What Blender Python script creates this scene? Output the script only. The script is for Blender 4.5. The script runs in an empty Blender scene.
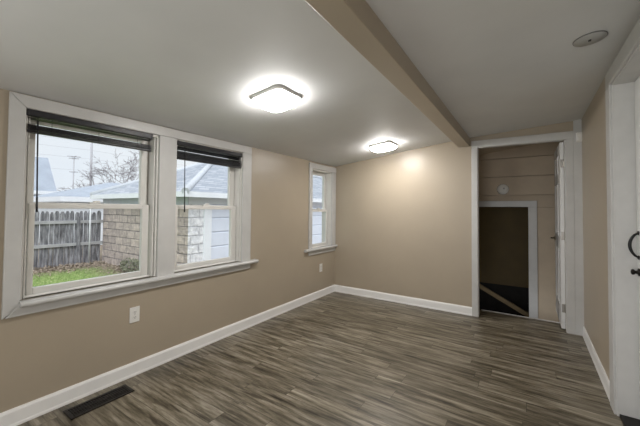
import bpy, bmesh, math, random
from mathutils import Vector, Matrix

S = bpy.context.scene
COL = S.collection
R_ = random.Random(7)

# ------------------------------------------------------------------ camera
F_PX, YAW, PITCH, ROLL, CY, CAM_H = 309.3058, 0.58564, 0.02579, 0.00895, -11.83016, 1.3
cr = Vector((math.cos(YAW), math.sin(YAW), 0)); cd = Vector((-math.sin(YAW), math.cos(YAW), 0)); cu = Vector((0, 0, 1))
fw = cd * math.cos(PITCH) + cu * math.sin(PITCH); up = -cd * math.sin(PITCH) + cu * math.cos(PITCH)
r2 = cr * math.cos(ROLL) + up * math.sin(ROLL); u2 = -cr * math.sin(ROLL) + up * math.cos(ROLL)
cam_data = bpy.data.cameras.new('camera')
cam = bpy.data.objects.new('camera', cam_data)
COL.objects.link(cam)
cam.matrix_world = Matrix(((r2.x, u2.x, -fw.x, 0), (r2.y, u2.y, -fw.y, 0), (r2.z, u2.z, -fw.z, CAM_H), (0, 0, 0, 1)))
cam_data.sensor_width = 36.0
cam_data.lens = F_PX / 640 * 36.0
cam_data.shift_y = CY / 640
cam_data.clip_start = 0.02
S.camera = cam

# ------------------------------------------------------------------ sky, exposure
world = bpy.data.worlds.new('overcast_sky')
S.world = world
world.use_nodes = True
wn = world.node_tree
wn.nodes.clear()
w_out = wn.nodes.new('ShaderNodeOutputWorld')
w_bg = wn.nodes.new('ShaderNodeBackground')
w_tc = wn.nodes.new('ShaderNodeTexCoord')
w_nz = wn.nodes.new('ShaderNodeTexNoise')
w_rp = wn.nodes.new('ShaderNodeValToRGB')
w_nz.inputs['Scale'].default_value = 3.0
w_nz.inputs['Detail'].default_value = 4.0
w_rp.color_ramp.elements[0].position = 0.3
w_rp.color_ramp.elements[0].color = (0.89, 0.935, 1.0, 1)
w_rp.color_ramp.elements[1].position = 0.65
w_rp.color_ramp.elements[1].color = (0.98, 0.988, 1.0, 1)
wn.links.new(w_tc.outputs['Generated'], w_nz.inputs['Vector'])
wn.links.new(w_nz.outputs['Fac'], w_rp.inputs['Fac'])
wn.links.new(w_rp.outputs['Color'], w_bg.inputs['Color'])
w_bg.inputs['Strength'].default_value = 1.0
wn.links.new(w_bg.outputs['Background'], w_out.inputs['Surface'])

# sun behind thin cloud, high over the house from the far side
sun_d = bpy.data.lights.new('veiled_sun', 'SUN')
sun_d.energy = 3.4
sun_d.angle = math.radians(50)
sun_d.color = (1.0, 0.985, 0.96)
sun_o = bpy.data.objects.new('veiled_sun', sun_d)
COL.objects.link(sun_o)
sun_o.rotation_euler = Vector((-0.48, 0.36, -0.80)).to_track_quat('-Z', 'Y').to_euler()

# unseen area lights added behind the viewpoint to brighten the room
def fill_light(name, loc, rot, sx, sy, watts):
    al = bpy.data.lights.new(name, 'AREA')
    al.shape = 'RECTANGLE'; al.size = sx; al.size_y = sy
    al.energy = watts
    al.color = (0.99, 0.995, 1.0)
    ao = bpy.data.objects.new(name, al)
    COL.objects.link(ao)
    ao.location = loc
    ao.rotation_euler = rot
fill_light('front_fill_light', (-.45, -1.66, 1.2), (math.radians(90), 0, 0), 1.15, 1.4, 30.0)
fill_light('side_fill_light', (-2.62, -.75, .80), (math.radians(90), 0, math.radians(-90)), 1.15, 1.0, 16.0)

LAMP_STRENGTH = 76.0
S.view_settings.view_transform = 'Standard'
S.view_settings.look = 'None'
S.view_settings.exposure = 0.0
S.view_settings.gamma = 1.0
S.view_settings.use_curve_mapping = False

# ------------------------------------------------------------------ materials
def new_mat(name):
    m = bpy.data.materials.new(name)
    m.use_nodes = True
    nt = m.node_tree
    return m, nt, nt.nodes['Principled BSDF']

def pos_map(nt, scale=(1, 1, 1), rot=(0, 0, 0)):
    g = nt.nodes.new('ShaderNodeNewGeometry')
    mp = nt.nodes.new('ShaderNodeMapping')
    mp.inputs['Scale'].default_value = scale
    mp.inputs['Rotation'].default_value = rot
    nt.links.new(g.outputs['Position'], mp.inputs['Vector'])
    return mp

def noise(nt, vec, scale, detail=4, rough=0.5):
    n = nt.nodes.new('ShaderNodeTexNoise')
    n.inputs['Scale'].default_value = scale
    n.inputs['Detail'].default_value = detail
    n.inputs['Roughness'].default_value = rough
    nt.links.new(vec, n.inputs['Vector'])
    return n

def ramp(nt, fac, stops):
    r = nt.nodes.new('ShaderNodeValToRGB')
    els = r.color_ramp.elements
    while len(els) < len(stops): els.new(0.5)
    for e, (p, c) in zip(els, stops):
        e.position = p
        e.color = (*c, 1)
    nt.links.new(fac, r.inputs['Fac'])
    return r

def mixc(nt, a, b, fac, mode='MIX'):
    n = nt.nodes.new('ShaderNodeMix')
    n.data_type = 'RGBA'
    n.blend_type = mode
    for sock, v in ((n.inputs[6], a), (n.inputs[7], b), (n.inputs[0], fac)):
        if hasattr(v, 'links'): nt.links.new(v, sock)
        elif isinstance(v, (int, float)): sock.default_value = v
        else: sock.default_value = (*v, 1)
    return n.outputs[2]

def bump(nt, bsdf, height, strength, dist=0.01):
    b = nt.nodes.new('ShaderNodeBump')
    b.inputs['Strength'].default_value = strength
    b.inputs['Distance'].default_value = dist
    nt.links.new(height, b.inputs['Height'])
    nt.links.new(b.outputs['Normal'], bsdf.inputs['Normal'])

def simple(name, col, rough=0.5, metal=0.0, var=0.06, nscale=6.0, bmp=0.0, spec=0.5):
    m, nt, b = new_mat(name)
    v = pos_map(nt)
    n = noise(nt, v.outputs['Vector'], nscale)
    lo = tuple(c * (1 - var) for c in col)
    hi = tuple(min(1, c * (1 + var)) for c in col)
    r = ramp(nt, n.outputs['Fac'], [(0.3, lo), (0.7, hi)])
    nt.links.new(r.outputs['Color'], b.inputs['Base Color'])
    b.inputs['Roughness'].default_value = rough
    b.inputs['Metallic'].default_value = metal
    b.inputs['Specular IOR Level'].default_value = spec
    if bmp: bump(nt, b, n.outputs['Fac'], bmp)
    return m

M = {}
M['wall'] = simple('tan_satin_paint', (0.405, 0.345, 0.265), 0.36, var=0.03, nscale=2.2, bmp=0.08)
M['ceiling'] = simple('ceiling_paint', (0.68, 0.688, 0.69), 0.6, var=0.03, nscale=3.0, bmp=0.12)
M['trim'] = simple('white_trim_paint', (0.55, 0.548, 0.537), 0.35, var=0.04, nscale=9)
M['baseboard'] = simple('bright_white_baseboard_paint', (0.86, 0.855, 0.845), 0.3, var=0.02)
M['jamb'] = simple('scuffed_white_paint', (0.60, 0.595, 0.58), 0.4, var=0.03, nscale=14)
M['sash'] = simple('white_vinyl', (0.70, 0.69, 0.66), 0.35, var=0.03)
M['door'] = simple('white_door_paint', (0.72, 0.72, 0.71), 0.35, var=0.03)
M['plastic'] = simple('white_plastic', (0.78, 0.77, 0.74), 0.3, var=0.02)
M['plate'] = simple('off_white_plate', (0.40, 0.395, 0.38), 0.5, var=0.03)
M['groove'] = simple('grey_seam', (0.16, 0.155, 0.15), 0.6)
M['slot'] = simple('dark_slot', (0.02, 0.02, 0.02), 0.6)
M['slat'] = simple('black_slat_enamel', (0.012, 0.012, 0.016), 0.4, var=0.1)
M['bronze'] = simple('dark_bronze_steel', (0.014, 0.011, 0.009), 0.4, metal=0.6)
M['black_iron'] = simple('black_iron', (0.012, 0.012, 0.012), 0.4, metal=0.4)
M['nickel'] = simple('brushed_nickel', (0.36, 0.34, 0.31), 0.35, metal=0.9)
M['brass'] = simple('tarnished_nickel', (0.40, 0.36, 0.28), 0.3, metal=0.9)
M['duct'] = simple('duct_dark', (0.008, 0.008, 0.008), 0.8)
M['concrete'] = simple('stairwell_void_black', (0.02, 0.018, 0.016), 0.9, var=0.3)  # darkness of the unlit stairwell is put into this colour
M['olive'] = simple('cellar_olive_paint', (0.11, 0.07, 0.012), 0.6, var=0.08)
M['stringer'] = simple('cellar_bare_wood', (0.16, 0.115, 0.055), 0.7, var=0.15, nscale=12)
M['siding'] = simple('taupe_siding_paint', (0.54, 0.445, 0.33), 0.5, var=0.05)
M['fence'] = None

def glass_mat():
    m, nt, b = new_mat('window_glass')
    nt.nodes.remove(b)
    out = nt.nodes['Material Output']
    tr = nt.nodes.new('ShaderNodeBsdfTransparent')
    tr.inputs['Color'].default_value = (0.95, 0.97, 0.98, 1)
    gl = nt.nodes.new('ShaderNodeBsdfGlossy')
    gl.inputs['Roughness'].default_value = 0.03
    lw = nt.nodes.new('ShaderNodeLayerWeight')
    lw.inputs['Blend'].default_value = 0.5
    pw = nt.nodes.new('ShaderNodeMath'); pw.operation = 'POWER'; pw.inputs[1].default_value = 4.0
    nt.links.new(lw.outputs['Facing'], pw.inputs[0])
    fr = nt.nodes.new('ShaderNodeMath'); fr.operation = 'MULTIPLY_ADD'
    fr.inputs[1].default_value = 0.5; fr.inputs[2].default_value = 0.02
    nt.links.new(pw.outputs[0], fr.inputs[0])
    mx = nt.nodes.new('ShaderNodeMixShader')
    nt.links.new(fr.outputs[0], mx.inputs['Fac'])
    nt.links.new(tr.outputs['BSDF'], mx.inputs[1])
    nt.links.new(gl.outputs['BSDF'], mx.inputs[2])
    nt.links.new(mx.outputs['Shader'], out.inputs['Surface'])
    return m
M['glass'] = glass_mat()

def lamp_mat():
    m, nt, b = new_mat('lit_white_diffuser')
    v = pos_map(nt)
    n = noise(nt, v.outputs['Vector'], 5)
    r = ramp(nt, n.outputs['Fac'], [(0.2, (1.0, 0.965, 0.93)), (0.8, (1.0, 0.975, 0.945))])
    nt.links.new(r.outputs['Color'], b.inputs['Emission Color'])
    b.inputs['Emission Strength'].default_value = LAMP_STRENGTH
    b.inputs['Base Color'].default_value = (0.85, 0.85, 0.83, 1)
    return m
M['lamp'] = lamp_mat()

def floor_mat():
    m, nt, b = new_mat('grey_brown_plank_laminate')
    v = pos_map(nt)
    br = nt.nodes.new('ShaderNodeTexBrick')
    br.offset = 0.0
    br.inputs['Color1'].default_value = (0, 0, 0, 1)
    br.inputs['Color2'].default_value = (1, 1, 1, 1)
    br.inputs['Mortar'].default_value = (0.5, 0.5, 0.5, 1)
    br.inputs['Scale'].default_value = 1.0
    br.inputs['Mortar Size'].default_value = 0.0012
    br.inputs['Mortar Smooth'].default_value = 0.3
    br.inputs['Brick Width'].default_value = 0.95
    br.inputs['Row Height'].default_value = 0.122
    sp = nt.nodes.new('ShaderNodeSeparateXYZ'); nt.links.new(v.outputs['Vector'], sp.inputs['Vector'])
    rowd = nt.nodes.new('ShaderNodeMath'); rowd.operation = 'DIVIDE'; rowd.inputs[1].default_value = 0.122
    nt.links.new(sp.outputs['Y'], rowd.inputs[0])
    rowf = nt.nodes.new('ShaderNodeMath'); rowf.operation = 'FLOOR'; nt.links.new(rowd.outputs[0], rowf.inputs[0])
    wnz = nt.nodes.new('ShaderNodeTexWhiteNoise'); wnz.noise_dimensions = '1D'; nt.links.new(rowf.outputs[0], wnz.inputs['W'])
    shx = nt.nodes.new('ShaderNodeMath'); shx.operation = 'MULTIPLY_ADD'; shx.inputs[1].default_value = 0.95
    nt.links.new(wnz.outputs['Value'], shx.inputs[0]); nt.links.new(sp.outputs['X'], shx.inputs[2])
    cbx = nt.nodes.new('ShaderNodeCombineXYZ')
    nt.links.new(shx.outputs[0], cbx.inputs['X']); nt.links.new(sp.outputs['Y'], cbx.inputs['Y'])
    nt.links.new(cbx.outputs['Vector'], br.inputs['Vector'])
    off = nt.nodes.new('ShaderNodeVectorMath'); off.operation = 'MULTIPLY'
    off.inputs[1].default_value = (13.0, 7.0, 5.0)
    nt.links.new(br.outputs['Color'], off.inputs[0])
    add = nt.nodes.new('ShaderNodeVectorMath'); add.operation = 'ADD'
    nt.links.new(v.outputs['Vector'], add.inputs[0])
    nt.links.new(off.outputs['Vector'], add.inputs[1])
    def stretched(sx, sy):
        mp = nt.nodes.new('ShaderNodeMapping')
        mp.inputs['Scale'].default_value = (sx, sy, 1)
        nt.links.new(add.outputs['Vector'], mp.inputs['Vector'])
        return mp.outputs['Vector']
    g1 = noise(nt, stretched(2.4, 24), 1.0, 9, 0.68)
    g2 = noise(nt, stretched(2.2, 17), 1.0, 5, 0.6)
    g3 = noise(nt, stretched(9, 130), 1.0, 3, 0.6)
    base = ramp(nt, g1.outputs['Fac'], [(0.30, (0.022, 0.017, 0.009)), (0.42, (0.092, 0.077, 0.051)), (0.53, (0.192, 0.168, 0.124)), (0.64, (0.30, 0.272, 0.22)), (0.76, (0.44, 0.41, 0.35))])
    streak = ramp(nt, g2.outputs['Fac'], [(0.34, (0.28, 0.25, 0.21)), (0.41, (1, 1, 1))])
    fine = ramp(nt, g3.outputs['Fac'], [(0.3, (0.80, 0.79, 0.78)), (0.7, (1.1, 1.1, 1.1))])
    c = mixc(nt, base.outputs['Color'], streak.outputs['Color'], 0.8, 'MULTIPLY')
    c = mixc(nt, c, fine.outputs['Color'], 0.8, 'MULTIPLY')
    tone = ramp(nt, br.outputs['Color'], [(0.0, (0.76, 0.74, 0.71)), (1.0, (1.22, 1.21, 1.20))])
    c = mixc(nt, c, tone.outputs['Color'], 1.0, 'MULTIPLY')
    c = mixc(nt, c, (0.02, 0.016, 0.012), br.outputs['Fac'])
    nt.links.new(c, b.inputs['Base Color'])
    rr = ramp(nt, g1.outputs['Fac'], [(0.3, (0.44,) * 3), (0.7, (0.30,) * 3)])
    nt.links.new(rr.outputs['Color'], b.inputs['Roughness'])
    b.inputs['Specular IOR Level'].default_value = 0.5
    bump(nt, b, g1.outputs['Fac'], 0.12, 0.004)
    return m
M['floor'] = floor_mat()

def ground_mat():
    m, nt, b = new_mat('lawn_and_leaf_litter')
    v = pos_map(nt)
    n1 = noise(nt, v.outputs['Vector'], 1.3, 5)
    n2 = noise(nt, v.outputs['Vector'], 22, 4)
    grass = ramp(nt, n2.outputs['Fac'], [(0.3, (0.10, 0.17, 0.04)), (0.5, (0.22, 0.33, 0.10)), (0.62, (0.38, 0.44, 0.19)), (0.72, (0.5, 0.46, 0.27))])
    dirt = ramp(nt, n2.outputs['Fac'], [(0.3, (0.10, 0.085, 0.07)), (0.55, (0.26, 0.21, 0.17)), (0.72, (0.44, 0.36, 0.28))])
    sep = nt.nodes.new('ShaderNodeSeparateXYZ')
    nt.links.new(v.outputs['Vector'], sep.inputs['Vector'])
    # bare litter strip along the fence foot (x = -10.96) and along the garage wall (y = 4.31)
    def edge(sock, a, bb):
        mr = nt.nodes.new('ShaderNodeMapRange')
        mr.inputs['From Min'].default_value = a
        mr.inputs['From Max'].default_value = bb
        nt.links.new(sock, mr.inputs['Value'])
        return mr.outputs['Result']
    e1 = edge(sep.outputs['X'], -9.5, -10.6)
    e2 = edge(sep.outputs['Y'], 3.2, 4.1)
    mx = nt.nodes.new('ShaderNodeMath'); mx.operation = 'MAXIMUM'
    nt.links.new(e1, mx.inputs[0]); nt.links.new(e2, mx.inputs[1])
    ad = nt.nodes.new('ShaderNodeMath'); ad.operation = 'MULTIPLY_ADD'
    ad.inputs[1].default_value = 0.8; ad.inputs[2].default_value = -0.4
    nt.links.new(n1.outputs['Fac'], ad.inputs[0])
    sm = nt.nodes.new('ShaderNodeMath'); sm.operation = 'ADD'; sm.use_clamp = True
    nt.links.new(mx.outputs[0], sm.inputs[0]); nt.links.new(ad.outputs[0], sm.inputs[1])
    c = mixc(nt, grass.outputs['Color'], dirt.outputs['Color'], sm.outputs[0])
    nt.links.new(c, b.inputs['Base Color'])
    b.inputs['Roughness'].default_value = 0.95
    b.inputs['Specular IOR Level'].default_value = 0.1
    bump(nt, b, n2.outputs['Fac'], 0.8, 0.03)
    return m
M['ground'] = ground_mat()

def block_mat(name, c1, c2, mortar, along='X'):
    """rock-faced concrete block courses on an upright wall"""
    m, nt, b = new_mat(name)
    g = nt.nodes.new('ShaderNodeNewGeometry')
    sep = nt.nodes.new('ShaderNodeSeparateXYZ')
    cmb = nt.nodes.new('ShaderNodeCombineXYZ')
    nt.links.new(g.outputs['Position'], sep.inputs['Vector'])
    nt.links.new(sep.outputs[along], cmb.inputs['X'])
    nt.links.new(sep.outputs['Z'], cmb.inputs['Y'])
    br = nt.nodes.new('ShaderNodeTexBrick')
    br.inputs['Color1'].default_value = (*c1, 1)
    br.inputs['Color2'].default_value = (*c2, 1)
    br.inputs['Mortar'].default_value = (*mortar, 1)
    br.inputs['Scale'].default_value = 1.0
    br.inputs['Mortar Size'].default_value = 0.012
    br.inputs['Mortar Smooth'].default_value = 0.5
    br.inputs['Brick Width'].default_value = 0.46
    br.inputs['Row Height'].default_value = 0.215
    nt.links.new(cmb.outputs['Vector'], br.inputs['Vector'])
    n = noise(nt, g.outputs['Position'], 9, 5, 0.6)
    r = ramp(nt, n.outputs['Fac'], [(0.3, (0.7, 0.7, 0.72)), (0.7, (1.2, 1.17, 1.14))])
    c = mixc(nt, br.outputs['Color'], r.outputs['Color'], 0.9, 'MULTIPLY')
    nt.links.new(c, b.inputs['Base Color'])
    b.inputs['Roughness'].default_value = 0.9
    sub = nt.nodes.new('ShaderNodeMath'); sub.operation = 'SUBTRACT'
    nt.links.new(n.outputs['Fac'], sub.inputs[0]); nt.links.new(br.outputs['Fac'], sub.inputs[1])
    bump(nt, b, sub.outputs[0], 0.9, 0.05)
    return m
M['stone'] = block_mat('tan_rock_faced_block', (0.44, 0.385, 0.365), (0.60, 0.52, 0.48), (0.30, 0.28, 0.28), 'X')
M['stone_white'] = block_mat('whitewashed_block', (0.78, 0.80, 0.85), (0.84, 0.86, 0.90), (0.66, 0.68, 0.74), 'Y')

def shingle_mat(name, c1, c2, mort):
    m, nt, b = new_mat(name)
    g = nt.nodes.new('ShaderNodeNewGeometry')
    sep = nt.nodes.new('ShaderNodeSeparateXYZ')
    cmb = nt.nodes.new('ShaderNodeCombineXYZ')
    nt.links.new(g.outputs['Position'], sep.inputs['Vector'])
    ad = nt.nodes.new('ShaderNodeMath'); ad.operation = 'ADD'
    nt.links.new(sep.outputs['X'], ad.inputs[0]); nt.links.new(sep.outputs['Y'], ad.inputs[1])
    nt.links.new(ad.outputs[0], cmb.inputs['X']); nt.links.new(sep.outputs['Z'], cmb.inputs['Y'])
    br = nt.nodes.new('ShaderNodeTexBrick')
    br.inputs['Color1'].default_value = (*c1, 1)
    br.inputs['Color2'].default_value = (*c2, 1)
    br.inputs['Mortar'].default_value = (*mort, 1)
    br.inputs['Scale'].default_value = 1.0
    br.inputs['Mortar Size'].default_value = 0.006
    br.inputs['Brick Width'].default_value = 0.3
    br.inputs['Row Height'].default_value = 0.062
    nt.links.new(cmb.outputs['Vector'], br.inputs['Vector'])
    nt.links.new(br.outputs['Color'], b.inputs['Base Color'])
    b.inputs['Roughness'].default_value = 0.9
    return m
M['shingle'] = shingle_mat('weathered_blue_grey_shingle', (0.29, 0.32, 0.37), (0.43, 0.455, 0.51), (0.22, 0.25, 0.30))
M['shingle_cap'] = simple('pale_ridge_shingle', (0.52, 0.55, 0.60), 0.9, var=0.05)
M['shingle_far'] = simple('pale_blue_grey_roofing', (0.34, 0.38, 0.45), 0.9, var=0.08, nscale=2)
M['fascia'] = simple('white_fascia_paint', (0.80, 0.83, 0.88), 0.6, var=0.03)
M['garage_door'] = simple('pale_blue_white_garage_door', (0.70, 0.75, 0.86), 0.5, var=0.03)
M['soffit'] = simple('blue_grey_soffit_board', (0.42, 0.45, 0.56), 0.7, var=0.05)
M['frieze'] = simple('blue_grey_frieze_paint', (0.55, 0.58, 0.66), 0.6, var=0.04)
M['white_siding'] = simple('pale_siding', (0.72, 0.75, 0.80), 0.7, var=0.04)
M['bark'] = simple('grey_bark', (0.22, 0.20, 0.22), 0.9, var=0.2)
M['pole'] = simple('galvanised_steel', (0.55, 0.57, 0.60), 0.5, var=0.05)
M['utility'] = simple('weathered_pole_wood', (0.40, 0.40, 0.43), 0.9, var=0.1)
M['foundation'] = simple('grey_foundation', (0.35, 0.35, 0.35), 0.9, var=0.1)

def fence_mat():
    m, nt, b = new_mat('silvered_fence_wood')
    v = pos_map(nt, (1, 9, 1.2))
    n = noise(nt, v.outputs['Vector'], 2.2, 6, 0.6)
    r = ramp(nt, n.outputs['Fac'], [(0.32, (0.05, 0.05, 0.06)), (0.48, (0.17, 0.17, 0.19)), (0.66, (0.36, 0.36, 0.39))])
    nt.links.new(r.outputs['Color'], b.inputs['Base Color'])
    b.inputs['Roughness'].default_value = 0.9
    return m
M['fence'] = fence_mat()
M['fence_rail'] = simple('pale_silvered_rail', (0.38, 0.38, 0.40), 0.9, var=0.15)

def leaf_mat(name, lo, hi, sc=14):
    m, nt, b = new_mat(name)
    v = pos_map(nt)
    n = noise(nt, v.outputs['Vector'], sc, 3)
    r = ramp(nt, n.outputs['Fac'], [(0.3, lo), (0.7, hi)])
    nt.links.new(r.outputs['Color'], b.inputs['Base Color'])
    b.inputs['Roughness'].default_value = 0.8
    return m
M['grass'] = leaf_mat('short_lawn_blades', (0.13, 0.22, 0.06), (0.34, 0.42, 0.17), 9)
M['litter'] = leaf_mat('dry_leaf_litter', (0.16, 0.13, 0.11), (0.44, 0.36, 0.28), 20)
M['shrub'] = leaf_mat('dull_green_shrub_leaf', (0.12, 0.14, 0.09), (0.30, 0.31, 0.22), 20)

# ------------------------------------------------------------------ mesh helpers
class MB:
    """collects shapes into one mesh"""
    def __init__(s): s.v = []; s.f = []; s.smooth = []
    def add(s, vs, fs, sm=False):
        o = len(s.v)
        s.v += [tuple(p) for p in vs]
        s.f += [tuple(i + o for i in f) for f in fs]
        s.smooth += [sm] * len(fs)
        return s
    def box(s, x0, x1, y0, y1, z0, z1):
        x0, x1 = min(x0, x1), max(x0, x1); y0, y1 = min(y0, y1), max(y0, y1); z0, z1 = min(z0, z1), max(z0, z1)
        vs = [(x0, y0, z0), (x1, y0, z0), (x1, y1, z0), (x0, y1, z0), (x0, y0, z1), (x1, y0, z1), (x1, y1, z1), (x0, y1, z1)]
        return s.hexa(vs)
    def hexa(s, vs):
        return s.add(vs, [(3, 2, 1, 0), (4, 5, 6, 7), (0, 1, 5, 4), (1, 2, 6, 5), (2, 3, 7, 6), (3, 0, 4, 7)])
    def prism(s, poly, d0, d1, axis):
        """poly of 2-D points extruded along axis (0 x: (y,z), 1 y: (x,z), 2 z: (x,y))"""
        def p3(p, d):
            return (d, p[0], p[1]) if axis == 0 else (p[0], d, p[1]) if axis == 1 else (p[0], p[1], d)
        n = len(poly)
        vs = [p3(p, d0) for p in poly] + [p3(p, d1) for p in poly]
        fs = [tuple(range(n))[::-1], tuple(range(n, 2 * n))] + [(i, (i + 1) % n, n + (i + 1) % n, n + i) for i in range(n)]
        return s.add(vs, fs)
    def tube(s, pts, rad, n=8, cap=True):
        pts = [Vector(p) for p in pts]
        rs = rad if isinstance(rad, (list, tuple)) else [rad] * len(pts)
        vs = []; prev = None
        for i, p in enumerate(pts):
            t = (pts[min(i + 1, len(pts) - 1)] - pts[max(i - 1, 0)]).normalized()
            if prev is None:
                a = Vector((0, 0, 1)) if abs(t.z) < 0.9 else Vector((1, 0, 0))
                u = t.cross(a).normalized()
            else:
                u = (prev - t * prev.dot(t)).normalized()
            prev = u; w = t.cross(u)
            for k in range(n):
                a = 2 * math.pi * k / n
                vs.append(p + (u * math.cos(a) + w * math.sin(a)) * rs[i])
        fs = []
        for i in range(len(pts) - 1):
            for k in range(n):
                fs.append((i * n + k, i * n + (k + 1) % n, (i + 1) * n + (k + 1) % n, (i + 1) * n + k))
        s.add(vs, fs, True)
        if cap:
            o = len(s.v) - len(vs)
            s.f.append(tuple(o + k for k in range(n))[::-1]); s.smooth.append(False)
            s.f.append(tuple(o + (len(pts) - 1) * n + k for k in range(n))); s.smooth.append(False)
        return s
    def lathe(s, profile, origin, axis, n=32):
        """profile of (radius, along) turned about axis through origin"""
        ax = Vector(axis).normalized(); o = Vector(origin)
        a = Vector((0, 0, 1)) if abs(ax.z) < 0.9 else Vector((1, 0, 0))
        u = ax.cross(a).normalized(); w = ax.cross(u)
        vs = []
        for (r, h) in profile:
            for k in range(n):
                t = 2 * math.pi * k / n
                vs.append(o + ax * h + (u * math.cos(t) + w * math.sin(t)) * r)
        m = len(profile)
        fs = [(i * n + k, i * n + (k + 1) % n, (i + 1) * n + (k + 1) % n, (i + 1) * n + k) for i in range(m - 1) for k in range(n)]
        fs.append(tuple(range(n))[::-1]); fs.append(tuple((m - 1) * n + k for k in range(n)))
        return s.add(vs, fs, True)

def obj(name, mb, mat, parent=None, bevel=0.0, kind=None, seg=2):
    me = bpy.data.meshes.new(name)
    base = Vector((0, 0, 0))
    p = parent
    while p is not None:
        base += Vector(p.location); p = p.parent
    me.from_pydata([tuple(Vector(v) - base) for v in mb.v], [], mb.f)
    me.polygons.foreach_set('use_smooth', mb.smooth)
    bm = bmesh.new(); bm.from_mesh(me)
    bmesh.ops.recalc_face_normals(bm, faces=bm.faces)
    bm.to_mesh(me); bm.free()
    me.materials.append(mat)
    o = bpy.data.objects.new(name, me)
    COL.objects.link(o)
    if parent is not None: o.parent = parent
    if bevel:
        b = o.modifiers.new('bevel', 'BEVEL')
        b.width = bevel; b.segments = seg; b.limit_method = 'ANGLE'
    if kind: o['kind'] = kind
    return o

def tag(o, label, cat, group=None, kind=None):
    o['label'] = label; o['category'] = cat
    if group: o['group'] = group
    if kind: o['kind'] = kind
    return o

def empty(name, loc, label, cat, group=None, kind=None):
    o = bpy.data.objects.new(name, None)
    o.empty_display_size = 0.1
    COL.objects.link(o)
    o.location = loc
    return tag(o, label, cat, group, kind)

def struct(name, mb, mat, label, cat, bevel=0.0):
    return tag(obj(name, mb, mat, None, bevel), label, cat, None, 'structure')

# ------------------------------------------------------------------ room dimensions
XL, YB, YF = -2.538, 4.263, -1.6
XR0, XR1 = 0.482, 0.506            # right wall drifts slightly along its length
def xr(y): return 0.487 + (0.506 - 0.487) * (y - 2.8) / (YB - 2.8) if y > 2.8 else 0.487
CL, CS = 1.985, 0.121              # low ceiling edge at the window wall, slope
def zc(x): return CL + CS * (x - XL) if x < -0.64 else CL + CS * (-0.64 - XL) - 0.006 + 0.062 * (x + 0.64)
BX0, BX1, BZ = -0.7023, -0.5752, 2.1015
WT = 0.15                          # window wall thickness

# floor
struct('floor', MB().box(XL - .02, 1.2, YF - .1, 4.585, -0.06, 0), M['floor'],
       'dark grey brown wood look plank floor of the room', 'floor')

# ceiling, two slopes meeting above the beam
cm = MB()
for (xa, xb) in ((XL - WT, -0.64), (-0.64, 1.3)):
    cm.hexa([(xa, YF - .1, zc(xa)), (xb, YF - .1, zc(xb - 1e-6)), (xb, YB + .1, zc(xb - 1e-6)), (xa, YB + .1, zc(xa)),
             (xa, YF - .1, 2.6), (xb, YF - .1, 2.6), (xb, YB + .1, 2.6), (xa, YB + .1, 2.6)])
struct('ceiling', cm, M['ceiling'], 'low sloping off-white painted ceiling with two square lights', 'ceiling')

# exposed beam
struct('ceiling_beam', MB().box(BX0, BX1, YF, YB, BZ, 2.35), M['wall'],
       'tan painted beam running the length of the ceiling', 'beam', 0.004)

# left wall with three window openings, plus one added for the side fill
W1 = (0.566, 1.390, 0.737, 1.900)
W2 = (1.542, 2.300, 0.737, 1.897)
W3 = (3.610, 4.140, 0.735, 1.880)
wm = MB()
ys = [YF - .1]
for (a, b, c, d) in ((-1.35, -.15, .28, 1.32), W1, W2, W3):
    wm.box(XL - WT, XL, ys[-1], a, -0.5, 2.3)
    wm.box(XL - WT, XL, a, b, -0.5, c)
    wm.box(XL - WT, XL, a, b, d, 2.3)
    ys.append(b)
wm.box(XL - WT, XL, ys[-1], YB + .1, -0.5, 2.3)
struct('wall_left', wm, M['wall'], 'tan painted window wall on the left side', 'wall')

# back wall with closet doorway
DX0, DX1, DZ = -0.487, 0.367, 2.081
WB = 0.055
bmw = MB()
bmw.box(XL - WT, DX0, YB, YB + WB, -0.06, 2.6)
bmw.box(DX1, 1.3, YB, YB + WB, -0.06, 2.6)
bmw.box(DX0, DX1, YB, YB + WB, DZ, 2.6)
struct('wall_back', bmw, M['wall'], 'tan painted end wall with a doorway at its right end', 'wall')

# right wall with recessed entry door opening
RY0, RY1, RZ = 1.84, 2.735, 2.139
rm = MB()
def rw(y0, y1, z0, z1):
    rm.hexa([(xr(y0), y0, z0), (0.62, y0, z0), (0.62, y1, z0), (xr(y1), y1, z0), (xr(y0), y0, z1), (0.62, y0, z1), (0.62, y1, z1), (xr(y1), y1, z1)])
rw(RY1, 2.8, -.06, 2.6); rw(2.8, YB, -.06, 2.6); rw(RY0, RY1, RZ, 2.6); rw(YF - .1, RY0, -.06, 2.6)
struct('wall_right', rm, M['wall'], 'tan painted wall on the right beside the entry door', 'wall')
fwm = MB()
fwm.box(XL - WT, -1.04, YF - .1, YF, -0.06, 2.6); fwm.box(.14, 1.3, YF - .1, YF, -0.06, 2.6)
fwm.box(-1.04, .14, YF - .1, YF, -.06, .44); fwm.box(-1.04, .14, YF - .1, YF, 1.90, 2.6)  # opening added to let the unseen front fill through
struct('wall_front', fwm, M['wall'], 'tan painted wall opposite the doorway', 'wall')

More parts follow.
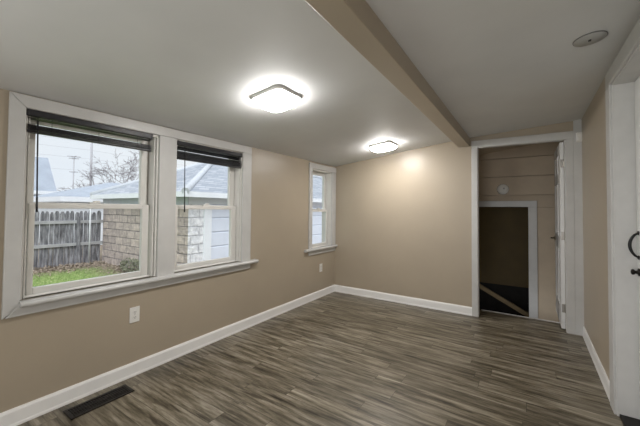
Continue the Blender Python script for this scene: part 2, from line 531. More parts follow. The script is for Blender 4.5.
# baseboards (stepped profile, bevelled top)
def base_profile(t): return [(0, 0), (t, 0), (t, 0.012), (t * .8, 0.020), (t * .8, 0.088), (t * .45, 0.104), (0, 0.104)]
bb = MB(); bb.prism([(XL + a, z) for a, z in base_profile(.017)], YF, YB, 1)
struct('baseboard_left', bb, M['baseboard'], 'white baseboard running under the windows', 'baseboard')
bb = MB(); bb.prism([(YB - a, z) for a, z in base_profile(.017)], XL + .012, -0.5546, 0)
struct('baseboard_back', bb, M['baseboard'], 'white baseboard along the end wall left of the doorway', 'baseboard')
bb = MB()
pr = base_profile(.015); n_ = len(pr); vs = []
for y in (2.857, YB - .02):
    vs += [(xr(y) - a, y, z) for a, z in pr]
bb.add(vs, [tuple(range(n_))[::-1], tuple(range(n_, 2 * n_))] + [(i, (i + 1) % n_, n_ + (i + 1) % n_, n_ + i) for i in range(n_)])
struct('baseboard_right', bb, M['baseboard'], 'white baseboard along the right wall beyond the entry door', 'baseboard')

# ------------------------------------------------------------------ window trim
def casing_piece(name, parent, poly, x0, x1, bev=.004):
    return obj(name, MB().prism(poly, x0, x1, 0), M['trim'], parent, bev)

def stool_mesh(y0, y1, ztop, th, proj, back):
    # rounded nose
    m = MB()
    r = th / 2; c = ztop - r
    poly = [(XL - back, ztop), (XL + proj - r, ztop)]
    for k in range(1, 8):
        a = math.pi / 2 - math.pi * k / 8
        poly.append((XL + proj - r + r * math.cos(a), c + r * math.sin(a)))
    poly += [(XL + proj - r, ztop - th), (XL - back, ztop - th)]
    m.prism(poly, y0, y1, 1)
    return m

CT = 0.02
t1 = empty('trim_1', (XL, 1.46, 0.643), 'wide white casing around the pair of windows', 'window trim', None, 'structure')
CY0, CY1 = 0.490, 2.425
obj('side_casing', MB().prism([(CY0, .643), (W1[0], .70), (W1[0], 1.9), (CY0, 1.978)], XL, XL + CT, 0), M['trim'], t1, .005)
obj('side_casing', MB().box(XL, XL + CT, W2[1], CY1, .728, 1.9), M['trim'], t1, .005)
obj('mullion_casing', MB().box(XL, XL + CT, W1[1], W2[0], .728, 1.9), M['trim'], t1, .005)
obj('head_casing', MB().prism([(CY0, 1.978), (W1[0], 1.9), (CY1, 1.9), (CY1, 1.978)], XL, XL + CT, 0), M['trim'], t1, .005)
obj('stool', stool_mesh(W1[0] - .006, 2.512, 0.733, 0.034, 0.062, 0.0), M['trim'], t1)
obj('apron', MB().prism([(CY0 + .012, .645), (W1[0] - .02, .700), (CY1, .700), (CY1, .645)], XL, XL + .022, 0), M['trim'], t1, .006)

t2 = empty('trim_2', (XL, 3.9, 0.643), 'narrow white casing around the small corner window', 'window trim', None, 'structure')
obj('side_casing', MB().box(XL, XL + CT, 3.536, W3[0], .737, 1.88), M['trim'], t2, .005)
obj('side_casing', MB().box(XL, XL + CT, W3[1], 4.258, .737, 1.88), M['trim'], t2, .005)
obj('head_casing', MB().box(XL, XL + .024, 3.532, 4.260, 1.88, 1.957), M['trim'], t2, .005)
obj('stool', stool_mesh(3.440, 4.262, 0.737, 0.032, 0.055, 0.0), M['trim'], t2)
obj('apron', MB().box(XL, XL + .018, 3.536, 4.258, .645, .705), M['trim'], t2, .005)

# ------------------------------------------------------------------ double-hung windows
def window(name, W, label, zmeet, jamb_l, jamb_r, st_l, st_r):
    y0, y1, z0, z1 = W
    root = empty(name, (XL - .07, (y0 + y1) / 2, z0), label, 'window', None, 'structure')
    e = .0
    f = MB()
    for sgn, yj, w in ((1, y0, jamb_l), (-1, y1, jamb_r)):
        f.box(XL - WT, XL - .10, yj, yj + sgn * w, z0, z1)
        f.box(XL - .10, XL + .002, yj, yj + sgn * w * .30, z0, z1)
        f.box(XL - .10, XL - .012, yj + sgn * (w * .30 + .006), yj + sgn * (w * .66), z0, z1)
    f.box(XL - WT, XL + .002, y0, y1, z1 - .02, z1)
    f.prism([(XL - WT - .02, z0 - .01), (XL, z0 - .01), (XL, z0), (XL - .035, z0), (XL - .045, z0 + .012), (XL - WT - .02, z0 - .004)], y0, y1, 1)
    obj('frame', f, M['sash'], root, .002)
    a, b = y0 + jamb_l, y1 - jamb_r
    # lower sash (room side), upper sash (outside)
    for nm, xa, za, zb, rb, rt in (('lower_sash', XL - .045, z0 + .004, zmeet, .048, .034), ('upper_sash', XL - .082, zmeet - .030, z1 - .022, .036, .045)):
        m = MB(); xb = xa - .033
        m.box(xb, xa, a, a + st_l, za, zb); m.box(xb, xa, b - st_r, b, za, zb)
        m.box(xb, xa, a + st_l, b - st_r, za, za + rb); m.box(xb, xa, a + st_l, b - st_r, zb - rt, zb)
        s = obj(nm, m, M['sash'], root, .0035)
        g = MB().box(xa - .019, xa - .014, a + st_l - .004, b - st_r + .004, za + rb - .004, zb - rt + .004)
        obj('pane', g, M['glass'], s)
        gk = MB()
        gx0, gx1 = xa - .013, xa - .001
        ya, yb_, zq, zw = a + st_l, b - st_r, za + rb, zb - rt
        if nm == 'lower_sash':
            lk = MB()
            ym = (ya + yb_) / 2
            lk.box(xb + .004, xa - .004, ym - .035, ym + .035, zb, zb + .012)
            lk.tube([(xa - .017, ym, zb + .005), (xa - .017, ym, zb + .022)], .011, 12)
            lk.box(xa - .022, xa - .010, ym, ym + .035, zb + .014, zb + .024)
            obj('sash_lock', lk, M['sash'], s, .002)
    return root

window('window_1', W1, 'larger left double-hung window showing fence and lawn', 1.322, .040, .045, .030, .052)
window('window_2', W2, 'middle double-hung window showing the white garage front', 1.322, .030, .034, .030, .060)
window('window_3', W3, 'small narrow double-hung window in the far corner', 1.295, .030, .030, .028, .034)

# ------------------------------------------------------------------ venetian blinds
def blind(y0, y1, zt, label, stack_top, stack_bot, loose, wand_y, wand_bot, rs):
    root = empty('venetian_blind', (XL - .012, (y0 + y1) / 2, zt), label, 'blind', 'raised black venetian blinds')
    xf, xk = XL + .012, XL - .032
    m = MB()
    m.box(xk, xf, y0, y1, zt - .036, zt)
    m.box(xk - .001, xf + .002, y0 - .001, y0 + .012, zt - .040, zt + .001)
    m.box(xk - .001, xf + .002, y1 - .012, y1 + .001, zt - .040, zt + .001)
    obj('head_rail', m, M['slat'], root, .002)
    # the gathered slats: thin curved strips
    def slat(z, tilt, shift=0.0):
        s = MB()
        n = 6; top = []; bot = []
        for k in range(n + 1):
            u = -1 + 2 * k / n
            x = (xf + xk) / 2 + u * .022 * math.cos(tilt)
            zz = z + .003 * (1 - u * u) + u * .022 * math.sin(tilt)
            top.append((x, zz + .0008)); bot.append((x, zz - .0008))
        s.prism(top + bot[::-1], y0 + .004 + shift, y1 - .004 + shift, 1)
        return s
    for z, tl in loose:
        obj('slat', slat(z, tl, rs.uniform(-.003, .003)), M['slat'], root)
    n = int((stack_top - stack_bot) / .0042)
    for k in range(n):
        z = stack_bot + .012 + (stack_top - stack_bot - .012) * k / max(1, n - 1)
        obj('slat', slat(z, rs.uniform(-.05, .05), rs.uniform(-.003, .003)), M['slat'], root)
    obj('bottom_rail', MB().box(xk + .002, xf - .002, y0 + .003, y1 - .003, stack_bot - .006, stack_bot + .008), M['slat'], root, .003)
    for yc in (y0 + .12, (y0 + y1) / 2, y1 - .12):
        obj('lift_cord', MB().tube([(xf + .001, yc, zt - .03), (xf + .002, yc, stack_top), (xf + .001, yc, stack_bot)], .0011, 6), M['slat'], root)
    w = MB()
    w.tube([(xf - .004, wand_y, zt - .036), (xf + .012, wand_y, zt - .046), (xf + .014, wand_y, zt - .07)], .0022, 8)
    w.tube([(xf + .014, wand_y, zt - .066), (xf + .015, wand_y + .003, (zt + wand_bot) / 2), (xf + .014, wand_y + .007, wand_bot + .09)], .0042, 6)
    w.tube([(xf + .014, wand_y + .007, wand_bot + .09), (xf + .014, wand_y + .008, wand_bot)], [.0052, .0060], 8)
    obj('wand', w, M['slat'], root)
    return root
blind(W1[0] + .004, 1.334, 1.897, 'black venetian blind drawn up in the larger left window', 1.804, 1.764,
      [(1.846, .1)], .618, 1.266, random.Random(3))
blind(W2[0] + .010, W2[1] - .012, 1.890, 'black venetian blind drawn up in the middle window', 1.790, 1.736,
      [(1.834, .3), (1.822, .1), (1.812, -.15), (1.800, .05)], 1.612, 1.263, random.Random(5))

# ------------------------------------------------------------------ closet doorway trim and door
t3 = empty('trim_3', (-.06, YB - .02, 0), 'white casing around the closet doorway', 'door trim', None, 'structure')
obj('side_casing', MB().box(-.5546, DX0, YB - .019, YB, 0, 2.081), M['trim'], t3, .004)
obj('side_casing', MB().box(DX1, .437, YB - .019, YB, 0, 2.081), M['trim'], t3, .004)
obj('head_casing', MB().box(-.5546, .437, YB - .021, YB, 2.081, 2.165), M['trim'], t3, .004)
jm = MB()
jm.box(DX0, DX0 + .006, YB - .01, YB + WB + .01, 0, DZ); jm.box(DX1 - .006, DX1, YB - .01, YB + WB, 0, DZ)
jm.box(DX0, DX1, YB - .01, YB + WB, DZ - .006, DZ)
obj('jamb', jm, M['jamb'], t3, .002)
obj('threshold', MB().box(DX0, DX1 + .08, 4.572, 4.592, -.02, .006), M['trim'], t3, .003)

# corner post from floor to ceiling
cp = MB().box(.437, xr(YB) + .01, YB - .018, YB, 0, zc(.48) + .005)
struct('trim_4', cp, M['trim'], 'white corner board between the closet casing and right wall', 'trim', .003)

HY = YB + WB + .004
d1 = empty('door_1', (DX1, HY, 0), 'white closet door standing open on the right of doorway', 'door', None, 'structure')
DW, DT_ = .765, .036
dx1, dx0 = DX1 - .007, DX1 - .007 - DT_
dm = MB()
st = .11
# stiles, rails and recessed panels of a six-panel door, hinged at HY and open to HY + DW
dm.box(dx0, dx1, HY, HY + st, .018, 2.066); dm.box(dx0, dx1, HY + DW - st, HY + DW, .018, 2.066)
ymid = HY + DW / 2
dm.box(dx0, dx1, ymid - .045, ymid + .045, .018, 2.066)
for z0, z1 in ((.018, .24), (.86, 1.02), (1.62, 1.74), (1.95, 2.066)):
    dm.box(dx0, dx1, HY + st, HY + DW - st, z0, z1)
obj('frame', dm, M['door'], d1, .003)
for z0, z1 in ((.24, .86), (1.02, 1.62), (1.74, 1.95)):
    for ya, yb_ in ((HY + st, ymid - .045), (ymid + .045, HY + DW - st)):
        p = MB().box(dx0 + .010, dx1 - .010, ya, yb_, z0, z1)
        p.box(dx0 + .005, dx1 - .005, ya + .03, yb_ - .03, z0 + .03, z1 - .03)
        obj('panel', p, M['door'], d1, .002)
for hz in (.24, 1.03, 1.83):
    h = MB().box(dx0 + .006, dx1 + .004, HY - .0035, HY, hz - .045, hz + .045)
    h.tube([(dx1 + .001, HY - .006, hz - .047), (dx1 + .001, HY - .006, hz + .047)], .0065, 10)
    obj('hinge', h, M['nickel'], d1, .001)
kx, ky, kz = dx0, HY + DW - .065, .955
k = MB().lathe([(.032, 0), (.032, .006), (.026, .010), (.012, .012), (.012, .040)], (kx, ky, kz), (-1, 0, 0), 20)
k.tube([(kx - .040, ky + .006, kz), (kx - .044, ky - .03, kz + .002), (kx - .042, ky - .075, kz), (kx - .036, ky - .108, kz - .003)], [.0105, .0095, .0085, .007], 10)
obj('lever_handle', k, M['brass'], d1)

# ------------------------------------------------------------------ stairwell beyond the doorway
SY = 5.40
sw = MB()
# lapped siding: each course leans out towards its lower edge
def courses(x0, x1, z0, z1, step=.277, zref=1.536):
    z = zref - math.ceil((zref - z0) / step) * step
    while z < z1:
        a, b = max(z, z0), min(z + step - .013, z1)
        if b - a > .005:
            fa = (a - z) / step; fb = (b - z) / step
            sw.prism([(SY - .022 + .020 * fa, a), (SY - .022 + .020 * fb, b), (SY + .05, b), (SY + .05, a)], x0, x1, 0)
        z += step
OX, OZ = .036, 1.358
sw.box(-1.2, .60, SY + .03, SY + .05, OZ, 2.7); sw.box(OX, .60, SY - .012, SY + .05, -.7, OZ - .004)
courses(-1.2, .60, OZ, 2.7)
struct('wall_stairwell', sw, M['siding'], 'dim taupe lap siding wall seen through the closet doorway', 'wall')
sm_ = MB().box(-1.25, -1.2, YB + WB, 7.2, -.8, 2.7)
struct('wall_stairwell_left', sm_, M['siding'], 'taupe wall closing the stairwell on the left', 'wall')
struct('wall_stairwell_right', MB().box(.47, .53, YB + WB, 7.2, -.8, 2.7), M['siding'], 'taupe wall behind the open closet door', 'wall')
c2 = MB()
c2.hexa([(-1.2, YB + WB, 2.08), (.6, YB + WB, 2.26), (.6, SY + .05, 2.32), (-1.2, SY + .05, 2.10), (-1.2, YB + WB, 2.7), (.6, YB + WB, 2.7), (.6, SY + .05, 2.7), (-1.2, SY + .05, 2.7)])
c2.box(-1.25, .53, SY + .05, 7.2, 1.6, 1.7)
struct('ceiling_stairwell', c2, M['siding'], 'dim sloping ceiling above the stairwell', 'ceiling')
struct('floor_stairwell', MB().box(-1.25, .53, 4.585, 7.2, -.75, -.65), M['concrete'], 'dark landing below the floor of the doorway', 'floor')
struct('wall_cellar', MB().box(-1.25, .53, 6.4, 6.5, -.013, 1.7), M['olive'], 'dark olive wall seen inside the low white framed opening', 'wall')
struct('cellar_void_panel', MB().box(-1.25, .53, 6.46, 6.56, -.75, -.013), M['concrete'], 'black panel standing in for the unlit stairwell void below the olive wall', 'wall')  # black sheet in place of the dark void
t5 = empty('trim_5', (OX, SY - .02, -.65), 'white casing around the low opening in the siding wall', 'door trim', None, 'structure')
obj('head_casing', MB().box(-1.2, .142, SY - .045, SY - .012, OZ, 1.448), M['trim'], t5, .004)
obj('side_casing', MB().box(OX, .142, SY - .043, SY - .012, -.65, OZ), M['trim'], t5, .004)
tag(obj('stair_stringer', MB().prism([(-1.195, .36), (-1.195, .43), (.15, -.282), (.15, -.352)], 5.58, 5.62, 1), M['stringer']),
    'sloping bare wood stair board inside the dark low opening', 'stair board')

# round detector on the siding
sd = empty('smoke_detector', (-.276, SY - .012, 1.621), 'round white smoke detector on the taupe siding above the low opening', 'smoke detector')
obj('body', MB().lathe([(.078, 0), (.078, .012), (.074, .022), (.060, .036), (.0, .040)][:-1] + [(.001, .040)], (-.276, SY - .012, 1.621), (0, -1, 0), 36), M['plastic'], sd)
obj('test_button', MB().lathe([(.012, .036), (.012, .043), (.001, .044)], (-.262, SY - .012, 1.632), (0, -1, 0), 16), M['plate'], sd)
obj('vent_ring', MB().lathe([(.0785, .012), (.0785, .015), (.077, .0155)], (-.276, SY - .012, 1.621), (0, -1, 0), 36), M['slot'], sd)

# ------------------------------------------------------------------ entry door in the right wall
SX = .582
t6 = empty('trim_6', (.48, 2.3, 0), 'white casing and deep jamb of the entry door on the right', 'door trim', None, 'structure')
obj('side_casing', MB().box(.487 - .020, .487, RY1, 2.853, 0, RZ), M['trim'], t6, .004)
obj('side_casing', MB().box(.487 - .020, .487, RY0 - .115, RY0, 0, RZ), M['trim'], t6, .004)
obj('head_casing', MB().box(.487 - .020, .487, RY0 - .115, 2.853, RZ, 2.243), M['trim'], t6, .004)
jm = MB()
jm.box(.480, .66, RY1 - .012, RY1, 0, RZ); jm.box(.480, .66, RY0, RY0 + .012, 0, RZ); jm.box(.480, .66, RY0, RY1, RZ - .012, RZ)
obj('jamb', jm, M['jamb'], t6, .002)
obj('threshold', MB().box(.49, .66, RY0 + .012, RY1 - .012, 0, .018), M['bronze'], t6, .003)
d2 = empty('door_2', (SX, 2.3, 0), 'white entry door with black pull handle on the right', 'door', None, 'structure')
ya, yb_ = RY0 + .016, RY1 - .018
dm = MB()
dm.box(SX, SX + .044, ya, ya + .12, .022, RZ - .016); dm.box(SX, SX + .044, yb_ - .12, yb_, .022, RZ - .016)
for z0, z1 in ((.022, .27), (.95, 1.10), (1.98, RZ - .016)):
    dm.box(SX, SX + .044, ya + .12, yb_ - .12, z0, z1)
obj('frame', dm, M['door'], d2, .003)
for z0, z1 in ((.27, .95), (1.10, 1.98)):
    p = MB().box(SX + .010, SX + .034, ya + .12, yb_ - .12, z0, z1)
    p.box(SX + .004, SX + .040, ya + .16, yb_ - .16, z0 + .04, z1 - .04)
    obj('panel', p, M['door'], d2, .003)
hy = 2.672
h = MB()
pts = []
for kk in range(15):
    t = kk / 14
    a = math.pi * t
    pts.append((SX - .002 - .040 * math.sin(a) ** .6, hy, 1.170 - .150 * t))
h.tube(pts, [.0065 + .002 * math.sin(math.pi * i / 14) for i in range(15)], 10)
for zz in (1.170, 1.020):
    h.lathe([(.013, 0), (.013, .004), (.009, .008)], (SX, hy, zz), (-1, 0, 0), 14)
obj('pull_handle', h, M['black_iron'], d2)
h = MB().lathe([(.024, 0), (.024, .006), (.011, .010), (.010, .020), (.016, .024), (.018, .032), (.013, .038), (.001, .040)], (SX, hy - .002, .930), (-1, 0, 0), 20)
obj('lock_knob', h, M['bronze'], d2)

# ------------------------------------------------------------------ alarm sensor, ceiling plate
sn = empty('motion_sensor', (.489, YB - .018, 2.09), 'small white motion sensor high on the corner board', 'sensor')
obj('body', MB().box(.457, .521 - .012, YB - .052, YB - .018, 2.040, 2.138), M['plastic'], sn, .008, seg=3)
obj('lens', MB().box(.464, .497, YB - .060, YB - .050, 2.048, 2.092), M['plastic'], sn, .006, seg=3)
obj('cap', MB().box(.461, .501, YB - .058, YB - .050, 2.106, 2.132), M['plastic'], sn, .004, seg=3)

zp = zc(.308)
pl = empty('ceiling_plate', (.308, 2.25, zp), 'flat round off-white plate on the ceiling right of the beam', 'ceiling plate')
nrm = Vector((.062, 0, -1)).normalized()
obj('disc', MB().lathe([(.074, -.004), (.074, .004), (.070, .009), (.058, .010), (.056, .013), (.001, .014)], (.308, 2.25, zp), nrm, 40), M['plate'], pl)
obj('slot', MB().box(.300, .312, 2.232, 2.248, zp - .018, zp - .012), M['slot'], pl)
obj('rim_groove', MB().lathe([(.0745, .000), (.0755, .003), (.0745, .006)], (.308, 2.25, zp), nrm, 40), M['groove'], pl)

# ------------------------------------------------------------------ outlets
def outlet(yc, zc_, label, w=.074, h=.118):
    root = empty('wall_outlet', (XL, yc, zc_), label, 'outlet', 'wall outlets')
    obj('cover_plate', MB().box(XL, XL + .006, yc - w / 2, yc + w / 2, zc_ - h / 2, zc_ + h / 2), M['plastic'], root, .003)
    for dz in (-.020, .020):
        p = [(yc + .0165 * math.cos(a), zc_ + dz + .0145 * math.sin(a)) for a in [2 * math.pi * i / 20 for i in range(20)]]
        r = obj('receptacle', MB().prism(p, XL + .004, XL + .0085, 0), M['plastic'], root)
        s = MB()
        s.box(XL + .0083, XL + .0092, yc - .0075, yc - .0050, zc_ + dz - .003, zc_ + dz + .007)
        s.box(XL + .0083, XL + .0092, yc + .0050, yc + .0075, zc_ + dz - .003, zc_ + dz + .007)
        s.lathe([(.0026, 0), (.0026, .0009)], (XL + .0083, yc, zc_ + dz - .008), (1, 0, 0), 10)
        obj('slots', s, M['slot'], r)
    obj('screw', MB().lathe([(.0028, 0), (.0028, .0015), (.001, .002)], (XL + .006, yc, zc_), (1, 0, 0), 10), M['nickel'], root)
outlet(1.230, .468, 'white duplex outlet below the pair of windows')
outlet(3.862, .430, 'white outlet below the small corner window')

# ------------------------------------------------------------------ floor register
vx0, vx1, vy0, vy1 = -2.452, -2.313, .768, 1.136
rg = empty('floor_register', ((vx0 + vx1) / 2, (vy0 + vy1) / 2, 0), 'dark brown metal floor vent beside the left baseboard', 'floor vent')
m = MB(); fr = .021
m.box(vx0, vx1, vy0, vy0 + fr, .0005, .006); m.box(vx0, vx1, vy1 - fr, vy1, .0005, .006)
m.box(vx0, vx0 + fr, vy0 + fr, vy1 - fr, .0005, .006); m.box(vx1 - fr, vx1, vy0 + fr, vy1 - fr, .0005, .006)
obj('frame', m, M['bronze'], rg, .002)
m = MB(); nl = 23
for i in range(nl):
    y = vy0 + fr + (vy1 - vy0 - 2 * fr) * (i + .5) / nl
    m.hexa([(vx0 + fr, y - .0035, .0008), (vx1 - fr, y - .0035, .0008), (vx1 - fr, y - .001, .0008), (vx0 + fr, y - .001, .0008),
            (vx0 + fr, y + .0008, .0055), (vx1 - fr, y + .0008, .0055), (vx1 - fr, y + .0035, .0055), (vx0 + fr, y + .0035, .0055)])
xm = (vx0 + vx1) / 2
m.box(xm - .003, xm + .003, vy0 + fr, vy1 - fr, .001, .005)
obj('grille', m, M['bronze'], rg)
obj('damper', MB().box(vx0 + .01, vx1 - .01, vy0 + .01, vy1 - .01, .0001, .0006), M['duct'], rg)

# ------------------------------------------------------------------ ceiling lights
def rounded_square(h, r, n=8):
    pts = []
    for cx, cy, a0 in ((h - r, h - r, 0), (-h + r, h - r, 90), (-h + r, -h + r, 180), (h - r, -h + r, 270)):
        for k in range(n + 1):
            a = math.radians(a0 + 90 * k / n)
            pts.append((cx + r * math.cos(a), cy + r * math.sin(a)))
    return pts
def ceiling_light(x, y, label, half):
    z = zc(x)
    root = empty('ceiling_light', (x, y, z), label, 'ceiling light', 'square ceiling lights')
    root.rotation_euler = (0, -math.atan(CS), 0)
    def loft(levels):
        m = MB(); vs = []; n = None
        for hh, rr, zz in levels:
            p = rounded_square(hh, rr); n = len(p)
            vs += [(a, b, zz) for a, b in p]
        L = len(levels)
        fs = [(i * n + k, i * n + (k + 1) % n, (i + 1) * n + (k + 1) % n, (i + 1) * n + k) for i in range(L - 1) for k in range(n)]
        fs += [tuple(range(n))[::-1], tuple((L - 1) * n + k for k in range(n))]
        m.add(vs, fs, True)
        return m
    def local(name, m, mat):
        o = obj(name, m, mat); o.parent = root; return o
    local('base_plate', loft([(half, .05, .002), (half, .05, -.022), (half * .99, .05, -.025)]), M['plastic'])
    local('diffuser', loft([(half * .955, .05, -.0245), (half * .96, .052, -.034), (half * .93, .055, -.046), (half * .86, .06, -.056), (half * .72, .06, -.062), (half * .45, .05, -.066), (half * .15, .018, -.068)]), M['lamp'])
    return root
ceiling_light(-1.495, 1.675, 'lit square ceiling light over the middle of the room, larger in view', .143)
ceiling_light(-1.485, 3.66, 'lit square ceiling light near the end wall', .143)

# ------------------------------------------------------------------ outside: ground and lawn
GZ = -0.40
struct('ground', MB().box(-45, XL - .02, -12, 30, GZ - .3, GZ), M['ground'], 'lawn and leaf litter outside the windows', 'ground')

rg_ = random.Random(11)
gm = MB()
for i in range(9000):
    x = rg_.uniform(-10.3, -4.6); y = rg_.uniform(.4, 3.9)
    if y < -.22 * x - .9 or y > -.40 * x + 1.2: continue
    if x < -9.9 and rg_.random() < .6: continue
    a = rg_.uniform(0, 2 * math.pi); hh = rg_.uniform(.02, .06); w = .006; lean = rg_.uniform(.0, .03); b = rg_.uniform(0, 2 * math.pi)
    gm.add([(x - w * math.cos(a), y - w * math.sin(a), GZ), (x + w * math.cos(a), y + w * math.sin(a), GZ), (x + lean * math.cos(b), y + lean * math.sin(b), GZ + hh)], [(0, 1, 2)])
tag(obj('grass', gm, M['grass']), 'short green lawn grass outside the left window', 'grass', None, 'stuff')

lm = MB()
for i in range(2600):
    if i % 3:
        x = -10.9 + abs(rg_.gauss(0, .45)); y = rg_.uniform(0.2, 4.2)
    else:
        x = rg_.uniform(-10.6, -6.8); y = 4.2 - abs(rg_.gauss(0, .35))
    z = GZ + rg_.uniform(.004, .09) * (1 if i % 3 else .6); s = rg_.uniform(.02, .05)
    u = Vector((rg_.gauss(0, 1), rg_.gauss(0, 1), rg_.gauss(0, .5))).normalized() * s
    v = Vector((rg_.gauss(0, 1), rg_.gauss(0, 1), rg_.gauss(0, .5))).normalized() * s * .6
    c = Vector((x, y, z))
    lm.add([c - u, c + v, c + u, c - v], [(0, 1, 2, 3)])
tag(obj('leaf_litter', lm, M['litter']), 'dry brown leaves heaped along the fence and garage foot', 'leaves', None, 'stuff')

# ------------------------------------------------------------------ picket fence
FX = -10.96
fe = empty('picket_fence', (FX, 1.6, GZ), 'weathered grey wooden picket fence behind the lawn', 'fence')
pm = MB(); rf = random.Random(4)
y = -2.2
while y < 4.24:
    w = rf.uniform(.085, .115); h = GZ + 1.58 + rf.uniform(-.05, .03); sk = rf.uniform(-.010, .010)
    xo = FX + rf.uniform(-.006, .006)
    pm.add([(xo, y, GZ + .03), (xo, y + w, GZ + .03), (xo, y + w + sk, h - .075), (xo, y + w * .72 + sk, h), (xo, y + w * .28 + sk, h), (xo, y + sk, h - .075),
            (xo - .02, y, GZ + .03), (xo - .02, y + w, GZ + .03), (xo - .02, y + w + sk, h - .075), (xo - .02, y + w * .72 + sk, h), (xo - .02, y + w * .28 + sk, h), (xo - .02, y + sk, h - .075)],
           [(0, 1, 2, 3, 4, 5), (11, 10, 9, 8, 7, 6)] + [(i, (i + 1) % 6, 6 + (i + 1) % 6, 6 + i) for i in range(6)])
    y += w + rf.uniform(.004, .016)
obj('picket_panel', pm, M['fence'], fe)
for zr in (.215, .865):
    obj('rail', MB().box(FX + .008, FX + .046, -2.2, 4.30, zr - .045, zr + .045), M['fence_rail'], fe, .004)
for yp in (-2.1, .35, 2.0, 3.62):
    obj('post', MB().box(FX + .010, FX + .085, yp, yp + .085, GZ, 1.02), M['fence'], fe, .004)

gp = MB().tube([(-10.62, 3.84, GZ), (-10.62, 3.845, 1.36)], .022, 10)
tag(obj('metal_pole', gp, M['pole']), 'thin pale metal pole standing in front of the wooden fence', 'pole')

# low shrubs against the garage foot
def leafy(cx, cy, cz, rx, ry, rz, n, rnd, s0=.02, s1=.045):
    m = MB()
    for i in range(n):
        d = Vector((rnd.gauss(0, 1), rnd.gauss(0, 1), rnd.gauss(0, 1))).normalized() * rnd.uniform(.4, 1) ** .5
        c = Vector((cx + d.x * rx, cy + d.y * ry, max(GZ + .01, cz + d.z * rz)))
        s = rnd.uniform(s0, s1)
        u = Vector((rnd.gauss(0, 1), rnd.gauss(0, 1), rnd.gauss(0, 1))).normalized() * s
        v = u.cross(Vector((rnd.gauss(0, 1), rnd.gauss(0, 1), rnd.gauss(0, 1)))).normalized() * s * .5
        m.add([c - u, c + v, c + u, c - v], [(0, 1, 2, 3)])
    return m
sh = empty('shrub', (-8.55, 4.1, GZ), 'low straggly grey green shrub at the foot of the stone garage wall', 'shrub')
obj('foliage', leafy(-8.55, 4.06, GZ + .12, .62, .16, .26, 900, random.Random(8)), M['shrub'], sh)
stm = MB()
for i in range(10):
    a = -9.0 + i * .1
    stm.tube([(a, 4.1, GZ), (a + rg_.uniform(-.1, .1), 4.02, GZ + .3)], [.008, .003], 5)
obj('stems', stm, M['bark'], sh)

# ------------------------------------------------------------------ garage next door
GX0, GX1, GY0, GY1 = -10.96, -6.53, 4.31, 17.0
ga = empty('garage', ((GX0 + GX1) / 2, 8, GZ), 'stone block garage with blue grey hip roof and white front', 'garage')
obj('wall', MB().box(GX0, GX1, GY0, GY0 + .2, GZ, 1.62), M['stone'], ga)
obj('wall', MB().box(GX0, GX0 + .2, GY0 + .2, GY1, GZ, 1.62), M['stone'], ga)
obj('wall', MB().box(GX0 + .2, GX1, GY1 - .2, GY1, GZ, 1.62), M['stone'], ga)
obj('front_pier', MB().box(GX1 - .2, GX1 + .004, GY0 + .2, 4.72, GZ, 1.40), M['stone_white'], ga)
obj('front_skin', MB().box(GX1, GX1 + .012, GY0 - .002, GY0 + .2, GZ, 1.40), M['stone_white'], ga)
obj('front_pier', MB().box(GX1 - .2, GX1 + .004, 16.0, GY1, GZ, 1.40), M['stone_white'], ga)
obj('door_header', MB().box(GX1 - .2, GX1 + .016, GY0 - .001, GY1, 1.40, 1.62), M['fascia'], ga)
obj('door_frame', MB().box(GX1 - .1, GX1 + .03, 4.72, 4.94, GZ, 1.40), M['fascia'], ga, .005)
obj('door_frame', MB().box(GX1 - .1, GX1 + .03, 11.4, 11.66, GZ, 1.40), M['fascia'], ga, .005)
obj('door_frame', MB().box(GX1 - .1, GX1 + .03, 7.4, 7.66, GZ, 1.40), M['fascia'], ga, .005)
obj('door_frame', MB().box(GX1 - .1, GX1 + .03, 15.7, 16.0, GZ, 1.40), M['fascia'], ga, .005)
for (a, b) in ((4.94, 7.4), (7.66, 11.4), (11.66, 15.7)):
    g = MB()
    for i in range(5):
        z0 = GZ + .02 + i * .36; z1 = min(z0 + .345, 1.40)
        if z1 - z0 < .05: break
        g.prism([(GX1 - .06, z0), (GX1 - .03, z0), (GX1 - .022, z0 + .02), (GX1 - .022, z1 - .02), (GX1 - .03, z1), (GX1 - .06, z1)], a, b, 1)
    g.box(GX1 - .07, GX1 - .05, a, b, GZ, 1.40)
    obj('garage_door', g, M['garage_door'], ga)
# shuttered window on the stone side
obj('side_window', MB().box(-8.50, -7.95, GY0 - .02, GY0 + .02, .80, 1.40), M['garage_door'], ga, .004)
obj('frieze_board', MB().box(GX0, GX1 + .012, GY0 - .018, GY0, 1.37, 1.62), M['frieze'], ga)
# roof: hip with asymmetric ends, eaves, fascia
ex0, ex1, ey0, ey1, ez = GX0 - .25, GX1 + .25, GY0 - .25, GY1 + .25, 1.675
ra = (-9.355, 7.135, ez + 1.32); rb = (-9.355, 14.2, ez + 1.32)
e = [(ex0, ey0, ez), (ex1, ey0, ez), (ex1, ey1, ez), (ex0, ey1, ez)]
ev = [(p[0], p[1], ez - .04) for p in e]
rfm = MB().add(e + ev + [ra, rb], [(0, 1, 8), (1, 2, 9, 8), (2, 3, 9), (3, 0, 8, 9), (7, 6, 5, 4), (0, 1, 5, 4), (1, 2, 6, 5), (2, 3, 7, 6), (3, 0, 4, 7)])
rf_ = obj('roof', rfm, M['shingle'], ga)
hm = MB()
for a, b in ((e[0], ra), (e[1], ra), (e[2], rb), (e[3], rb), (ra, rb)):
    hm.tube([a, b], .085, 8)
obj('ridge_cap', hm, M['shingle_cap'], rf_)
fm = MB()
fm.box(ex0, ex1, ey0 - .02, ey0, ez - .125, ez); fm.box(ex0, ex1, ey1, ey1 + .02, ez - .125, ez)
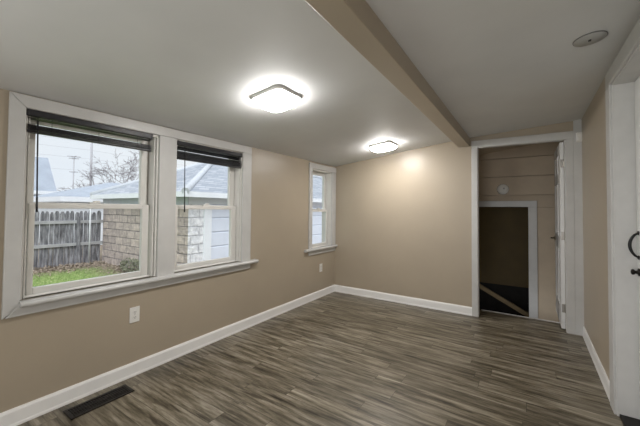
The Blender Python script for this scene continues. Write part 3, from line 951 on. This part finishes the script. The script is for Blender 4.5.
fm.box(ex0 - .02, ex0, ey0 - .02, ey1 + .02, ez - .125, ez); fm.box(ex1, ex1 + .02, ey0 - .02, ey1 + .02, ez - .125, ez)
obj('fascia', fm, M['fascia'], ga)
obj('soffit', MB().box(ex0, ex1, ey0, ey1, ez - .10, ez - .085), M['soffit'], ga)

# ------------------------------------------------------------------ background buildings
def hip_house(name, label, x0, x1, y0, y1, zw, zr, run, ov, wall, roof, ridge_axis='y', wins=()):
    r = empty(name, ((x0 + x1) / 2, (y0 + y1) / 2, GZ), label, 'building')
    obj('wall', MB().box(x0, x1, y0, y1, GZ, zw), wall, r)
    a, b, c, d = x0 - ov, x1 + ov, y0 - ov, y1 + ov
    e = [(a, c, zw), (b, c, zw), (b, d, zw), (a, d, zw)]
    lo = [(p[0], p[1], zw - .12) for p in e]
    xm = (a + b) / 2
    t = [(xm, c + run, zr), (xm, d - run, zr)]
    m = MB().add(e + lo + t, [(0, 1, 8), (1, 2, 9, 8), (2, 3, 9), (3, 0, 8, 9), (7, 6, 5, 4), (0, 1, 5, 4), (1, 2, 6, 5), (2, 3, 7, 6), (3, 0, 4, 7)])
    o = obj('roof', m, roof, r)
    f = MB()
    f.box(b, b + .03, c, d, zw - .2, zw + .01); f.box(a, b, c - .03, c, zw - .2, zw + .01)
    obj('fascia', f, M['fascia'], r)
    for (wy, wz, ww, wh) in wins:
        wf = obj('window', MB().box(x1, x1 + .05, wy, wy + ww, wz, wz + wh), M['fascia'], r)
        obj('pane', MB().box(x1 + .03, x1 + .055, wy + .08, wy + ww - .08, wz + .08, wz + wh - .08), M['shingle_far'], wf)
    return r
hip_house('shed', 'low pale outbuilding with blue grey roof beyond the fence', -21, -16, 4.9, 10.6, 1.72, 2.62, 2.8, .2, M['white_siding'], M['shingle_far'])
hip_house('house', 'pale house with steep blue grey roof at the left beyond the fence', -26.6, -24, 0.2, 6.45, 2.22, 4.40, .03, .35, M['white_siding'], M['shingle_far'],
          wins=((4.7, .6, .9, 1.2),))

# bare tree
def tree(base, label, height, rnd, lean):
    root = empty('bare_tree', base, label, 'tree')
    tm = MB(); bm_ = MB()
    def grow(p, d, ln, r, depth):
        pts = [Vector(p)]; rs = [r]
        n = 3
        for i in range(n):
            d = (d + Vector((rnd.gauss(0, .14), rnd.gauss(0, .14), rnd.gauss(.01, .08)))).normalized()
            pts.append(pts[-1] + d * ln / n); rs.append(r * (1 - .4 * (i + 1) / n))
        (tm if depth == 0 else bm_).tube(pts, rs, 7 if depth < 2 else 4 if depth < 4 else 3, depth == 0)
        if depth >= 6: return
        for j in range(4 if depth < 2 else 3):
            q = pts[-1] if j < 2 else pts[rnd.choice((1, 2))]
            nd = (d + Vector((rnd.gauss(0, .6), rnd.gauss(0, .7), rnd.gauss(.0, .45)))).normalized()
            grow(q, nd, ln * rnd.uniform(.60, .80), max(.011, rs[-1] * rnd.uniform(.6, .8)), depth + 1)
    grow(base, Vector(lean).normalized(), height, .15, 0)
    obj('trunk', tm, M['bark'], root)
    obj('branches', bm_, M['bark'], root)
tree((-24.5, 9.6, GZ), 'bare leafless tree rising behind the grey roofs', 2.1, random.Random(21), (0, .18, 1))

# utility pole with wires
up_ = empty('utility_pole', (-33, 11.9, GZ), 'tall thin grey utility pole against the white sky', 'utility pole')
obj('pole', MB().tube([(-33, 11.9, GZ), (-33, 11.9, 8.2)], [.11, .08], 10), M['utility'], up_)
wi = MB()
for zz in (7.2, 6.5, 5.7, 4.6):
    wi.tube([(-33, -10, zz - .1), (-33.1, 0, zz - .3), (-33.12, 11.9, zz), (-33.1, 24, zz - .3), (-33, 36, zz - .1)], .007, 5)
obj('wires', wi, M['utility'], up_)

# rooftop television aerial
an = empty('aerial_mast', (-23.2, 7.45, GZ), 'thin mast with a small aerial standing left of the bare tree', 'aerial')
obj('mast', MB().tube([(-23.2, 7.45, GZ), (-23.2, 7.45, 4.4)], [.04, .03], 8), M['utility'], an)
for zz, L in ((4.40, .34), (4.28, .26), (3.45, .22)):
    am = MB()
    am.tube([(-23.2, 7.45 - L, zz), (-23.2, 7.45 + L, zz + .02)], .022, 5)
    am.tube([(-23.2 - L, 7.45, zz + .01), (-23.2 + L, 7.45, zz + .01)], .022, 5)
    obj('cross_arm', am, M['utility'], an)
